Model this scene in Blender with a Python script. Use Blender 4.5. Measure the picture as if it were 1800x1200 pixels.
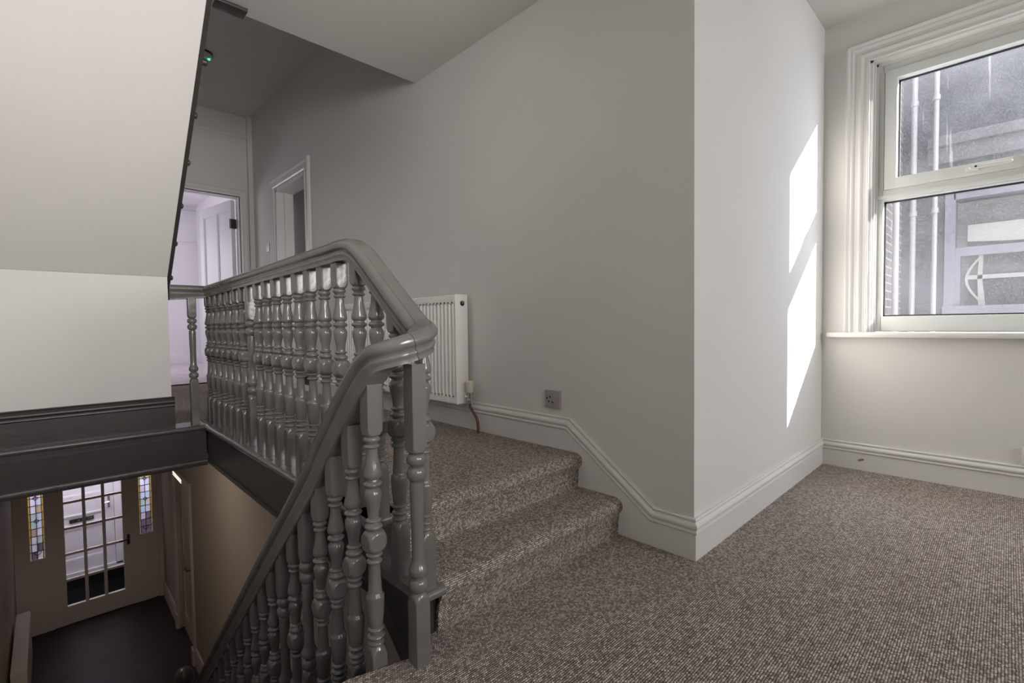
import bpy, bmesh, math, random
from mathutils import Vector, Matrix
random.seed(7)
SC = bpy.context.scene
COL = SC.collection
for o in list(bpy.data.objects): bpy.data.objects.remove(o)

# ------------------------------------------------------------------ camera
EYE = Vector((0.0, 0.0, 0.85))
cd = bpy.data.cameras.new('camera'); cam = bpy.data.objects.new('camera', cd); COL.objects.link(cam)
cd.sensor_width = 36.0; cd.lens = 845.678 / 1800 * 36; cd.clip_start = 0.02; cd.clip_end = 200
yaw, pit, rol = math.radians(45.94155), math.radians(-1.97494), math.radians(-0.69626)
fw = Vector((math.cos(yaw)*math.cos(pit), math.sin(yaw)*math.cos(pit), math.sin(pit)))
r0 = Vector((math.sin(yaw), -math.cos(yaw), 0)); u0 = r0.cross(fw)
rt = r0*math.cos(rol) + u0*math.sin(rol); up = rt.cross(fw)
cam.matrix_world = Matrix(((rt.x, up.x, -fw.x, EYE.x), (rt.y, up.y, -fw.y, EYE.y), (rt.z, up.z, -fw.z, EYE.z), (0, 0, 0, 1)))
SC.camera = cam

# ------------------------------------------------------------------ exposure, sky, sun, room lights
SC.view_settings.view_transform = 'Standard'; SC.view_settings.look = 'None'
SC.view_settings.gamma = 1; SC.view_settings.use_curve_mapping = False
SC.view_settings.exposure = 0.0
SC.cycles.max_bounces = 12; SC.cycles.diffuse_bounces = 6; SC.cycles.transparent_max_bounces = 12
SC.cycles.sample_clamp_indirect = 6.0
W = bpy.data.worlds.new('sky'); SC.world = W; W.use_nodes = True
wb = W.node_tree.nodes['Background']; wb.inputs[0].default_value = (0.72, 0.80, 0.95, 1); wb.inputs[1].default_value = 6.0

def look(o, d): o.rotation_euler = Vector(d).to_track_quat('-Z', 'Y').to_euler()
def lamp(name, kind, loc, d, energy, color=(1, 1, 1), size=None):
    l = bpy.data.lights.new(name, kind); o = bpy.data.objects.new(name, l); COL.objects.link(o)
    o.location = loc; look(o, d); l.energy = energy; l.color = color
    if kind == 'AREA': l.shape = 'RECTANGLE'; l.size, l.size_y = size
    return o
sun = lamp('sun', 'SUN', (8, -8, 6), (-1, 1.8, -0.80), 31.0, (1.0, 0.96, 0.90)); sun.data.angle = 0.012
# soft fill lamp added out of view by the wall behind the camera
rear = lamp('rear_fill', 'AREA', (2.4, -3.75, 1.55), (0.03, 1, -0.14), 58.0, (1.0, 0.995, 0.98), (1.2, 1.2)); rear.data.spread = math.radians(150)
# two unseen fill lamps added behind the camera, aimed along the stairs
side = lamp('half_landing_fill', 'AREA', (0.22, -0.6, 1.62), (-0.07, 1, 0.08), 14.0, (1.0, 0.955, 0.925), (0.5, 0.6)); side.data.spread = math.radians(85)
side2 = lamp('half_landing_fill', 'AREA', (0.2, -1.6, 1.3), (-0.03, 1, 0.02), 6.8, (1.0, 0.96, 0.93), (0.9, 0.9)); side2.data.spread = math.radians(88)
lamp('side_room_fill', 'AREA', (2.0, 4.02, 1.25), (0.15, 1, 0), 1.6, (1.0, 0.96, 0.97), (0.5, 0.8))  # weak fill lamp added to lift the dim side room
# daylight in the far bedroom and the porch, with two added fills
lamp('bedroom_daylight', 'AREA', (-0.2, 8.0, 1.6), (1, -0.15, 0), 29.0, (0.95, 0.91, 1.0), (1.4, 1.3))
usf = lamp('upper_stair_fill', 'AREA', (-0.05, 3.35, 3.05), (0.12, 0.25, -1), 12.5, (1.0, 0.97, 0.94), (0.7, 1.4)); usf.data.spread = math.radians(110)  # unseen fill lamp added to brighten the upper landing
lamp('porch_daylight', 'AREA', (0.35, 8.75, -0.42), (0, 0.12, -1), 27.0, (0.90, 0.88, 1.0), (1.5, 0.6))
lamp('hall_fill', 'AREA', (0.15, 4.6, 0.03), (0.2, 0, -1), 6.5, (1.0, 0.86, 0.72), (0.3, 0.3))  # warm fill lamp added out of view to brighten the hall
pl = lamp('window_portal', 'AREA', (3.47, -0.05, 1.53), (-1, 0, 0), 1.0, (1, 1, 1), (1.2, 1.5)); pl.data.cycles.is_portal = True

# ------------------------------------------------------------------ materials
def new_mat(name):
    m = bpy.data.materials.new(name); m.use_nodes = True
    nt = m.node_tree; return m, nt, nt.nodes, nt.links, nt.nodes['Principled BSDF']
def mat(name, color, rough=0.5, metal=0.0, bump=0.0, bscale=60.0, vary=0.0, vscale=4.0, coat=0.0):
    m, nt, N, L, b = new_mat(name)
    b.inputs['Base Color'].default_value = (*color, 1); b.inputs['Roughness'].default_value = rough
    b.inputs['Metallic'].default_value = metal
    if coat: b.inputs['Coat Weight'].default_value = coat
    if bump or vary:
        tc = N.new('ShaderNodeTexCoord')
    if bump:
        n = N.new('ShaderNodeTexNoise'); n.inputs['Scale'].default_value = bscale; n.inputs['Detail'].default_value = 5
        L.new(tc.outputs['Object'], n.inputs['Vector'])
        bp = N.new('ShaderNodeBump'); bp.inputs['Strength'].default_value = bump; bp.inputs['Distance'].default_value = 0.01
        L.new(n.outputs['Fac'], bp.inputs['Height']); L.new(bp.outputs['Normal'], b.inputs['Normal'])
    if vary:
        n2 = N.new('ShaderNodeTexNoise'); n2.inputs['Scale'].default_value = vscale; n2.inputs['Detail'].default_value = 6
        L.new(tc.outputs['Object'], n2.inputs['Vector'])
        r = N.new('ShaderNodeValToRGB')
        r.color_ramp.elements[0].position = 0.3; r.color_ramp.elements[1].position = 0.7
        r.color_ramp.elements[0].color = (*[c*(1-vary) for c in color], 1); r.color_ramp.elements[1].color = (*[min(1, c*(1+vary)) for c in color], 1)
        L.new(n2.outputs['Fac'], r.inputs[0]); L.new(r.outputs[0], b.inputs['Base Color'])
    return m
WALL = mat('wall_paint', (0.655, 0.645, 0.628), 0.75, bump=0.06, bscale=30, vary=0.015, vscale=2.5)
CEIL = mat('ceiling_paint', (0.66, 0.645, 0.62), 0.85, bump=0.05, bscale=25, vary=0.015, vscale=2)
TRIM = mat('white_gloss', (0.68, 0.67, 0.655), 0.32, bump=0.04, bscale=18)
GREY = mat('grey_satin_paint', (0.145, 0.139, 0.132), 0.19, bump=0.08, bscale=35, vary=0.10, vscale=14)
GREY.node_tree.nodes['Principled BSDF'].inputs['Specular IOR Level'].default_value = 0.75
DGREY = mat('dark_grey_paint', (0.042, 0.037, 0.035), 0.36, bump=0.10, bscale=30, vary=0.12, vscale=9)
UPVC = mat('upvc', (0.62, 0.635, 0.615), 0.28)
RADW = mat('radiator_enamel', (0.80, 0.795, 0.78), 0.35)
CHROME = mat('chrome', (0.75, 0.74, 0.72), 0.18, metal=1.0)
COPPER = mat('copper', (0.15, 0.065, 0.04), 0.45, metal=0.3, vary=0.3, vscale=30)
CREAM = mat('cream_plastic', (0.62, 0.57, 0.45), 0.4)
PLGREY = mat('grey_plastic', (0.36, 0.335, 0.33), 0.35)
PLWHITE = mat('white_plastic', (0.76, 0.75, 0.73), 0.35)
BLACK = mat('black_gap', (0.012, 0.012, 0.013), 0.6)
SEAL = mat('black_gasket', (0.03, 0.03, 0.033), 0.5)
BEDW = mat('bedroom_paint', (0.72, 0.70, 0.73), 0.8)
BEDF = mat('bedroom_floor', (0.56, 0.50, 0.52), 0.55, vary=0.1, vscale=6)
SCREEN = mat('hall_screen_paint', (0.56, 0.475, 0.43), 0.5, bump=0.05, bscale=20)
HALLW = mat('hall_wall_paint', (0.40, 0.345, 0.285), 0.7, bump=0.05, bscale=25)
LEAD = mat('lead_came', (0.05, 0.05, 0.055), 0.5, metal=0.3)
IRON = mat('dark_iron', (0.03, 0.028, 0.026), 0.4)
DOORW = mat('white_door', (0.76, 0.75, 0.78), 0.4)
BRASS = mat('old_brass', (0.30, 0.22, 0.13), 0.35, metal=0.8)
MAUVE = mat('mauve_window_paint', (0.115, 0.105, 0.125), 0.6)
SLATE = mat('dark_render', (0.036, 0.037, 0.043), 0.9, bump=0.4, bscale=8, vary=0.25, vscale=3)
STONE = mat('pale_stone', (0.08, 0.078, 0.08), 0.8, vary=0.15, vscale=5)
DGLASS = mat('dark_glazing', (0.03, 0.032, 0.036), 0.08)
CURT = mat('cream_blind', (0.22, 0.21, 0.19), 0.8)
PIPEW = mat('white_pipe', (0.25, 0.235, 0.23), 0.5)

def led_mat():
    m, nt, N, L, b = new_mat('green_led')
    b.inputs['Base Color'].default_value = (0.02, 0.5, 0.15, 1)
    b.inputs['Emission Color'].default_value = (0.05, 1.0, 0.35, 1); b.inputs['Emission Strength'].default_value = 1.6
    return m
LED = led_mat()

def carpet_mat():
    m, nt, N, L, b = new_mat('ribbed_carpet')
    uv = N.new('ShaderNodeUVMap'); uv.uv_map = 'UVMap'
    sp = N.new('ShaderNodeSeparateXYZ'); L.new(uv.outputs[0], sp.inputs[0])
    def mt(op, a, b_=None, c=None):
        n = N.new('ShaderNodeMath'); n.operation = op
        for i, v in enumerate((a, b_, c)):
            if v is None: continue
            if isinstance(v, (int, float)): n.inputs[i].default_value = v
            else: L.new(v, n.inputs[i])
        return n.outputs[0]
    nz = N.new('ShaderNodeTexNoise'); nz.inputs['Scale'].default_value = 60; nz.inputs['Detail'].default_value = 2
    L.new(uv.outputs[0], nz.inputs['Vector'])
    wob = mt('MULTIPLY', mt('SUBTRACT', nz.outputs['Fac'], 0.5), 0.55)
    v = mt('ADD', mt('DIVIDE', sp.outputs['Y'], 0.0060), wob)
    row = mt('FLOOR', v)
    odd = mt('MULTIPLY', mt('MODULO', mt('ABSOLUTE', row), 2), 0.5)
    u = mt('ADD', mt('ADD', mt('DIVIDE', sp.outputs['X'], 0.0066), odd), wob)
    cell = mt('FLOOR', u)
    hv = mt('SINE', mt('MULTIPLY', mt('FRACT', v), math.pi))
    hu = mt('SINE', mt('MULTIPLY', mt('FRACT', u), math.pi))
    h = mt('MULTIPLY', mt('POWER', hv, 0.7), mt('ADD', mt('MULTIPLY', mt('POWER', hu, 0.6), 0.75), 0.25))
    cb = N.new('ShaderNodeCombineXYZ'); L.new(cell, cb.inputs[0]); L.new(row, cb.inputs[1])
    wn = N.new('ShaderNodeTexWhiteNoise'); wn.noise_dimensions = '2D'; L.new(cb.outputs[0], wn.inputs['Vector'])
    fib = N.new('ShaderNodeTexNoise'); fib.inputs['Scale'].default_value = 900; fib.inputs['Detail'].default_value = 2
    L.new(uv.outputs[0], fib.inputs['Vector'])
    val = mt('ADD', mt('MULTIPLY', wn.outputs['Value'], 0.75), mt('MULTIPLY', fib.outputs['Fac'], 0.25))
    r = N.new('ShaderNodeValToRGB'); e = r.color_ramp.elements
    e[0].position = 0.05; e[0].color = (0.24, 0.199, 0.181, 1)
    e[1].position = 1.0; e[1].color = (0.92, 0.84, 0.78, 1)
    x = e.new(0.45); x.color = (0.46, 0.387, 0.353, 1)
    x = e.new(0.72); x.color = (0.65, 0.566, 0.521, 1)
    L.new(val, r.inputs[0])
    mx = N.new('ShaderNodeMix'); mx.data_type = 'RGBA'; mx.blend_type = 'MULTIPLY'; mx.inputs['Factor'].default_value = 1
    g = mt('ADD', mt('MULTIPLY', h, 0.92), 0.17)
    gc = N.new('ShaderNodeCombineXYZ')
    for i in range(3): L.new(g, gc.inputs[i])
    L.new(r.outputs[0], mx.inputs[6]); L.new(gc.outputs[0], mx.inputs[7])
    L.new(mx.outputs[2], b.inputs['Base Color'])
    b.inputs['Roughness'].default_value = 0.95; b.inputs['Specular IOR Level'].default_value = 0.1
    bp = N.new('ShaderNodeBump'); bp.inputs['Strength'].default_value = 0.9; bp.inputs['Distance'].default_value = 0.004
    L.new(h, bp.inputs['Height']); L.new(bp.outputs['Normal'], b.inputs['Normal'])
    return m
CARPET = carpet_mat()

def wood_floor():
    m, nt, N, L, b = new_mat('dark_hall_floor')
    tc = N.new('ShaderNodeTexCoord')
    br = N.new('ShaderNodeTexBrick'); br.inputs['Scale'].default_value = 1.0
    br.inputs['Color1'].default_value = (0.030, 0.016, 0.014, 1); br.inputs['Color2'].default_value = (0.022, 0.012, 0.011, 1)
    br.inputs['Mortar'].default_value = (0.015, 0.008, 0.006, 1); br.inputs['Mortar Size'].default_value = 0.004
    br.inputs['Brick Width'].default_value = 1.2; br.inputs['Row Height'].default_value = 0.12
    L.new(tc.outputs['Object'], br.inputs['Vector']); L.new(br.outputs['Color'], b.inputs['Base Color'])
    b.inputs['Roughness'].default_value = 0.45; b.inputs['Specular IOR Level'].default_value = 0.3
    return m
HALLF = wood_floor()

def brick_mat():
    m, nt, N, L, b = new_mat('old_brick')
    tc = N.new('ShaderNodeTexCoord'); mp = N.new('ShaderNodeMapping'); mp.inputs['Rotation'].default_value = (math.radians(90), 0, 0)
    L.new(tc.outputs['Object'], mp.inputs['Vector'])
    br = N.new('ShaderNodeTexBrick'); br.inputs['Scale'].default_value = 1.0
    br.inputs['Color1'].default_value = (0.12, 0.075, 0.066, 1); br.inputs['Color2'].default_value = (0.06, 0.046, 0.043, 1)
    br.inputs['Mortar'].default_value = (0.22, 0.20, 0.19, 1); br.inputs['Mortar Size'].default_value = 0.008
    br.inputs['Brick Width'].default_value = 0.225; br.inputs['Row Height'].default_value = 0.075
    L.new(mp.outputs[0], br.inputs['Vector']); L.new(br.outputs['Color'], b.inputs['Base Color']); b.inputs['Roughness'].default_value = 0.9
    return m
BRICK = brick_mat()

def dirty_glass():
    m, nt, N, L, b = new_mat('dirty_window_glass'); N.remove(b)
    out = N['Material Output']; tc = N.new('ShaderNodeTexCoord')
    def noise(scale, stretch, detail=4):
        mp = N.new('ShaderNodeMapping'); mp.inputs['Scale'].default_value = stretch; L.new(tc.outputs['Object'], mp.inputs['Vector'])
        n = N.new('ShaderNodeTexNoise'); n.inputs['Scale'].default_value = scale; n.inputs['Detail'].default_value = detail
        L.new(mp.outputs[0], n.inputs['Vector']); return n.outputs['Fac']
    def mr(x, a, b_, c, d):
        n = N.new('ShaderNodeMapRange'); L.new(x, n.inputs[0])
        for i, v in enumerate((a, b_, c, d)): n.inputs[i+1].default_value = v
        return n.outputs[0]
    def add(a, b_):
        n = N.new('ShaderNodeMath'); n.operation = 'ADD'; n.use_clamp = True; L.new(a, n.inputs[0]); L.new(b_, n.inputs[1]); return n.outputs[0]
    haze = mr(noise(2.4, (1, 1, 1), 8), 0.30, 0.75, 0.012, 0.075)
    specks = mr(noise(210, (1, 1, 1), 2), 0.76, 0.80, 0.0, 0.12)
    streak = mr(noise(10, (1, 3.2, 0.16), 3), 0.68, 0.80, 0.0, 0.09)
    sz = N.new('ShaderNodeSeparateXYZ'); L.new(tc.outputs['Object'], sz.inputs[0])
    zg = mr(sz.outputs['Z'], 1.1, 1.9, 0.55, 1.25)
    hz = N.new('ShaderNodeMath'); hz.operation = 'MULTIPLY'; L.new(haze, hz.inputs[0]); L.new(zg, hz.inputs[1])
    scr = mr(noise(190, (1, 1.3, 0.8), 6), 0.45, 0.75, 0.0, 0.03)
    fac = add(add(add(hz.outputs[0], specks), streak), scr)
    tr = N.new('ShaderNodeBsdfTransparent'); tl = N.new('ShaderNodeBsdfTranslucent'); tl.inputs[0].default_value = (0.80, 0.82, 0.88, 1)
    mx = N.new('ShaderNodeMixShader'); L.new(fac, mx.inputs[0]); L.new(tr.outputs[0], mx.inputs[1]); L.new(tl.outputs[0], mx.inputs[2])
    gl = N.new('ShaderNodeBsdfGlossy'); gl.inputs['Roughness'].default_value = 0.03
    m2 = N.new('ShaderNodeMixShader'); m2.inputs[0].default_value = 0.05; L.new(mx.outputs[0], m2.inputs[1]); L.new(gl.outputs[0], m2.inputs[2])
    L.new(m2.outputs[0], out.inputs[0]); return m
DIRTY = dirty_glass()
def clear_glass():
    m, nt, N, L, b = new_mat('clear_pane'); N.remove(b); out = N['Material Output']
    tr = N.new('ShaderNodeBsdfTransparent'); tr.inputs[0].default_value = (0.93, 0.93, 0.95, 1)
    gl = N.new('ShaderNodeBsdfGlossy'); gl.inputs['Roughness'].default_value = 0.04
    mx = N.new('ShaderNodeMixShader'); mx.inputs[0].default_value = 0.05
    L.new(tr.outputs[0], mx.inputs[1]); L.new(gl.outputs[0], mx.inputs[2]); L.new(mx.outputs[0], out.inputs[0]); return m
CLEAR = clear_glass()
def stained(name, c):
    m, nt, N, L, b = new_mat(name); N.remove(b); out = N['Material Output']
    tl = N.new('ShaderNodeBsdfTranslucent'); tl.inputs[0].default_value = (*c, 1)
    tr = N.new('ShaderNodeBsdfTransparent'); tr.inputs[0].default_value = (*c, 1)
    mx = N.new('ShaderNodeMixShader'); mx.inputs[0].default_value = 0.85
    L.new(tl.outputs[0], mx.inputs[1]); L.new(tr.outputs[0], mx.inputs[2]); L.new(mx.outputs[0], out.inputs[0]); return m
ST = [stained('stained_blue', (.80, .86, .98)), stained('stained_green', (.72, .85, .80)), stained('stained_pink', (.86, .80, .86)),
      stained('stained_clear', (.92, .92, 1.0)), stained('stained_dark', (.42, .40, .46)), stained('stained_tan', (.74, .68, .58)), stained('stained_yellow', (.75, .64, .28))]

# ------------------------------------------------------------------ mesh helpers
def origin(o):
    v = Vector((0, 0, 0))
    while o is not None: v += o.location; o = o.parent
    return v
def prop(o, label=None, cat=None, group=None, kind=None):
    if label: o['label'] = label
    if cat: o['category'] = cat
    if group: o['group'] = group
    if kind: o['kind'] = kind
    return o
def obj(name, bm, m, parent=None, sharp=35, loc=None):
    """mesh built in world coordinates -> one object; loc = pivot for a top-level mesh"""
    me = bpy.data.meshes.new(name)
    o = bpy.data.objects.new(name, me); COL.objects.link(o)
    if parent is not None:
        o.parent = parent; bmesh.ops.translate(bm, verts=bm.verts, vec=-origin(parent))
    elif loc is not None:
        o.location = loc; bmesh.ops.translate(bm, verts=bm.verts, vec=-Vector(loc))
    bmesh.ops.recalc_face_normals(bm, faces=bm.faces)
    for f in bm.faces: f.smooth = True
    bm.to_mesh(me); bm.free()
    for mm in (m if isinstance(m, (list, tuple)) else [m]): me.materials.append(mm)
    me.set_sharp_from_angle(angle=math.radians(sharp))
    return o
def thing(name, loc, label, cat, group=None, kind=None):
    o = bpy.data.objects.new(name, None); COL.objects.link(o); o.location = loc; o.empty_display_size = 0.1
    return prop(o, label, cat, group, kind)
def box(bm, x0, x1, y0, y1, z0, z1, bevel=0.0, mi=0):
    r = bmesh.ops.create_cube(bm, size=1.0)
    M = Matrix.Translation(((x0+x1)/2, (y0+y1)/2, (z0+z1)/2)) @ Matrix.Diagonal((abs(x1-x0), abs(y1-y0), abs(z1-z0), 1))
    bmesh.ops.transform(bm, matrix=M, verts=r['verts'])
    fs = set(f for v in r['verts'] for f in v.link_faces)
    for f in fs: f.material_index = mi
    if bevel:
        es = set(e for f in fs for e in f.edges)
        bmesh.ops.bevel(bm, geom=list(es), offset=bevel, segments=2, affect='EDGES', profile=0.6)
    return bm
def BX(*a, **k): return box(bmesh.new(), *a, **k)
def prism(bm, pts, axis, a, b, mi=0):
    """polygon pts in the two other axes (order: axis X -> (y,z), Y -> (x,z), Z -> (x,y)) extruded from a to b"""
    def P(p, t):
        return {'X': (t, p[0], p[1]), 'Y': (p[0], t, p[1]), 'Z': (p[0], p[1], t)}[axis]
    va = [bm.verts.new(P(p, a)) for p in pts]; vb = [bm.verts.new(P(p, b)) for p in pts]
    n = len(pts); fs = [bm.faces.new(va), bm.faces.new(vb[::-1])]
    for i in range(n): fs.append(bm.faces.new((va[i], vb[i], vb[(i+1) % n], va[(i+1) % n])))
    for f in fs: f.material_index = mi
    return bm
def tube(bm, pts, r, seg=12, closed_ends=True):
    rings = []
    for i, p in enumerate(pts):
        p = Vector(p); a = Vector(pts[max(i-1, 0)]); b = Vector(pts[min(i+1, len(pts)-1)])
        t = (b-a).normalized(); s = t.orthogonal().normalized() if i == 0 else (rings_s - t*rings_s.dot(t)).normalized()
        rings_s = s; n = t.cross(s); rr = r[i] if isinstance(r, (list, tuple)) else r
        rings.append([bm.verts.new(p + (s*math.cos(2*math.pi*k/seg) + n*math.sin(2*math.pi*k/seg))*rr) for k in range(seg)])
    for i in range(len(rings)-1):
        for k in range(seg): bm.faces.new((rings[i][k], rings[i][(k+1) % seg], rings[i+1][(k+1) % seg], rings[i+1][k]))
    if closed_ends: bm.faces.new(rings[0][::-1]); bm.faces.new(rings[-1])
    return bm
def lathe(bm, prof, M=None, seg=24, mi=0):
    """prof = [(z, r)] about Z"""
    rings = []
    for z, r in prof: rings.append([bm.verts.new((r*math.cos(2*math.pi*k/seg), r*math.sin(2*math.pi*k/seg), z)) for k in range(seg)])
    fs = []
    for i in range(len(rings)-1):
        for k in range(seg): fs.append(bm.faces.new((rings[i][k], rings[i][(k+1) % seg], rings[i+1][(k+1) % seg], rings[i+1][k])))
    fs.append(bm.faces.new(rings[0][::-1])); fs.append(bm.faces.new(rings[-1]))
    for f in fs: f.material_index = mi
    if M is not None: bmesh.ops.transform(bm, matrix=M, verts=[v for ring in rings for v in ring])
    return bm
def moulding(bm, path, prof, to3d, s0=0.0, s1=0.0):
    """sweep prof [(d, v)] along a 2D path (s, z); v is in-plane offset to the left of travel, d is outwards.
    s0/s1 lengthen the ends per unit of d (mitres round a corner)."""
    n = len(path); rings = []
    for i, p in enumerate(path):
        p = Vector(p)
        ta = (Vector(path[i])-Vector(path[i-1])).normalized() if i else (Vector(path[1])-Vector(path[0])).normalized()
        tb = (Vector(path[i+1])-Vector(path[i])).normalized() if i < n-1 else ta
        na = Vector((-ta.y, ta.x)); nb = Vector((-tb.y, tb.x)); m = (na+nb); m = m/m.dot(na)
        ring = []
        for d, v in prof:
            q = p + m*v
            if i == 0: q = q - ta*s0*d
            if i == n-1: q = q + ta*s1*d
            ring.append(bm.verts.new(to3d(q.x, q.y, d)))
        rings.append(ring)
    k = len(prof)
    for i in range(n-1):
        for j in range(k): bm.faces.new((rings[i][j], rings[i][(j+1) % k], rings[i+1][(j+1) % k], rings[i+1][j]))
    bm.faces.new(rings[0]); bm.faces.new(rings[-1][::-1])
    return bm
def wall_x(bm, x0, x1, y0, y1, z0, z1, holes=()):
    """wall slab in X; holes (ya, yb, za, zb) with no overlaps in y"""
    hs = sorted(holes); y = y0
    for (ya, yb, za, zb) in hs:
        if ya > y: box(bm, x0, x1, y, ya, z0, z1)
        if za > z0: box(bm, x0, x1, ya, yb, z0, za)
        if zb < z1: box(bm, x0, x1, ya, yb, zb, z1)
        y = yb
    if y < y1: box(bm, x0, x1, y, y1, z0, z1)
    return bm
def wall_y(bm, y0, y1, x0, x1, z0, z1, holes=()):
    hs = sorted(holes); x = x0
    for (xa, xb, za, zb) in hs:
        if xa > x: box(bm, x, xa, y0, y1, z0, z1)
        if za > z0: box(bm, xa, xb, y0, y1, z0, za)
        if zb < z1: box(bm, xa, xb, y0, y1, zb, z1)
        x = xb
    if x < x1: box(bm, x, x1, y0, y1, z0, z1)
    return bm
def struct(name, bm, m, label=None, cat=None, **k):
    return prop(obj(name, bm, m, **k), label, cat, kind='structure')

# ------------------------------------------------------------------ key dimensions
XW, XB = 1.646, 3.315          # long right wall, window wall
YC = 0.774                     # wall of the window bay
ZL = 0.29; ZM = 0.145          # landing, middle step
XN = 0.64                      # edge of the well
ZH = -2.87                     # hall floor
YF = 5.70                      # far end wall of landing
ZC, ZLOW, ZBAY = 3.09, 2.31, 2.545

# ------------------------------------------------------------------ setting: floors
def uvfloor(bm, quads):
    uvl = bm.loops.layers.uv.new('UVMap')
    return uvl
def carpet_plane(name, polys, z, label):
    bm = bmesh.new(); uvl = bm.loops.layers.uv.new('UVMap')
    for pts in polys:
        f = bm.faces.new([bm.verts.new((x, y, z)) for x, y in pts])
        g = bmesh.ops.extrude_face_region(bm, geom=[f])
        vs = [v for v in g['geom'] if isinstance(v, bmesh.types.BMVert)]
        bmesh.ops.translate(bm, verts=vs, vec=(0, 0, -0.03))
    for f in bm.faces:
        for l in f.loops: l[uvl].uv = (l.vert.co.x, l.vert.co.y + l.vert.co.z)
    return struct(name, bm, CARPET, label, 'carpet')
carpet_plane('floor', [[(-0.45, -3.8), (XB, -3.8), (XB, YC), (XW, YC), (XW, 1.10), (0.685, 1.10), (0.685, 1.035), (0.64, 1.055), (0.50, 1.095), (-0.45, 1.105)]], 0.0,
             'brown flecked ribbed carpet of the lower half landing running to the window')
carpet_plane('floor_landing', [[(0.745, 1.62), (XW, 1.62), (XW, YF), (-0.45, YF), (-0.45, 3.42), (0.745, 3.42)]], ZL,
             'brown flecked carpet of the upper landing beyond the steps')
struct('floor_slab', BX(-0.45, XB, -3.8, 1.0, -0.25, -0.031), DGREY, 'dark edge of the half landing below its carpet', 'floor')
struct('floor_hall', BX(-0.6, 1.9, 1.2, 9.6, ZH-0.1, ZH), HALLF, 'dark wooden floor of the hall at the bottom of the stairs', 'floor')
struct('floor_bedroom', BX(-0.5, 2.0, YF+0.001, 9.6, ZL-0.1, ZL), BEDF, 'pale floor of the bright bedroom seen through the far doorway', 'floor')

# ------------------------------------------------------------------ setting: walls and ceilings
SD = (4.225, 4.985, ZL, 2.185)      # side doorway (y0, y1, z0, z1) in long wall
struct('wall_right', wall_x(bmesh.new(), XW, XW+0.16, YC, YF+0.12, -0.3, 3.3, [SD]), WALL, 'long grey-white landing wall behind the radiator', 'wall')
struct('wall_bay', BX(XW+0.16, XB+0.2, YC, YC+0.2, -0.3, 3.3), WALL, 'white wall of the window bay with a patch of sun', 'wall')
WH = (-0.66, 0.56, 0.785, 2.285)
struct('wall_window', wall_x(bmesh.new(), XB, XB+0.16, -4.0, YC, -0.3, 3.3, [WH]), WALL, 'white wall holding the window', 'wall')
struct('wall_back', BX(-0.6, XB+0.2, -3.95, -3.8, -0.3, 3.3), WALL, 'wall behind the viewpoint', 'wall')
struct('wall_left', BX(-0.6, -0.45, -3.8, YF+0.12, ZH, 3.3), WALL, 'wall at the left of the staircase', 'wall')
FD = (0.66, 1.513, ZL, 2.235)
struct('wall_far', wall_y(bmesh.new(), YF, YF+0.12, -0.45, XW, 0.0, 3.3, [FD]), WALL, 'end wall of the landing over the bedroom doorway', 'wall')
struct('wall_spandrel', BX(-0.45, 0.4995, 3.30, 3.38, ZL, 1.142), WALL, 'white wall under the rising stair flight at left', 'wall')
struct('ceiling', BX(-0.45, XW, 2.4, YF, ZC, ZC+0.1), CEIL, 'shadowy high ceiling of the upper landing', 'ceiling')
bm = BX(0.60, XW, -3.8, 2.51, ZLOW, ZLOW+0.2); box(bm, -0.45, 0.60, -3.8, 3.30-(ZLOW-1.143)/0.95, ZLOW, ZLOW+0.2)
box(bm, XW, XW+0.02, -3.8, YC, ZLOW, ZBAY+0.1)
struct('ceiling_low', bm, CEIL, 'lower white ceiling over the steps', 'ceiling')
struct('ceiling_bay', BX(XW+0.02, XB, -3.8, YC, ZBAY, ZBAY+0.1), CEIL, 'white ceiling of the window bay', 'ceiling')
struct('ceiling_roof', BX(-0.6, XB+0.2, -4.0, YF+0.2, 3.3, 3.4), CEIL, 'structure above the ceilings', 'ceiling')
sY0, sZ0, SL = 3.30, 1.143, 0.95
sY1 = sY0 - (ZLOW-sZ0)/SL
bm = prism(bmesh.new(), [(sY0, sZ0), (sY1, ZLOW), (sY1, ZLOW+0.08), (sY0, sZ0+0.08)], 'X', -0.449, 0.50)
SOFFIT = bm

# ------------------------------------------------------------------ skirtings
SKP = [(0, 0), (0.011, 0), (0.014, -0.004), (0.013, -0.008), (0.010, -0.011), (0.010, -0.014), (0.015, -0.016), (0.020, -0.021), (0.022, -0.028), (0.020, -0.035),
       (0.016, -0.039), (0.013, -0.041), (0.014, -0.044), (0.018, -0.046), (0.019, -0.050), (0.016, -0.054), (0.012, -0.057), (0.0, -0.057)]
def board(bm, path, bottom, to3d, th=0.012, s0=0.0, s1=0.0):
    # flat board under the moulding: top follows path, bottom given
    pts = [Vector(p) for p in path] ; poly = pts + [Vector(b) for b in bottom]
    fr, bk = [], []
    for i, p in enumerate(poly):
        q = Vector(p)
        if abs(p.x-path[0][0]) < 1e-6: q.x -= s0*th*(1 if path[-1][0] > path[0][0] else -1)
        if abs(p.x-path[-1][0]) < 1e-6: q.x += s1*th*(1 if path[-1][0] > path[0][0] else -1)
        fr.append(bm.verts.new(to3d(q.x, q.y, th))); bk.append(bm.verts.new(to3d(p.x, p.y, 0)))
    n = len(poly); bm.faces.new(fr); bm.faces.new(bk[::-1])
    for i in range(n): bm.faces.new((fr[i], bk[i], bk[(i+1) % n], fr[(i+1) % n]))
    return bm
longp = [(5.60, 0.437), (5.13, 0.437)]
t3 = lambda s, z, d: (XW-d, -s, z)            # travel towards the camera: s = -y
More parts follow.
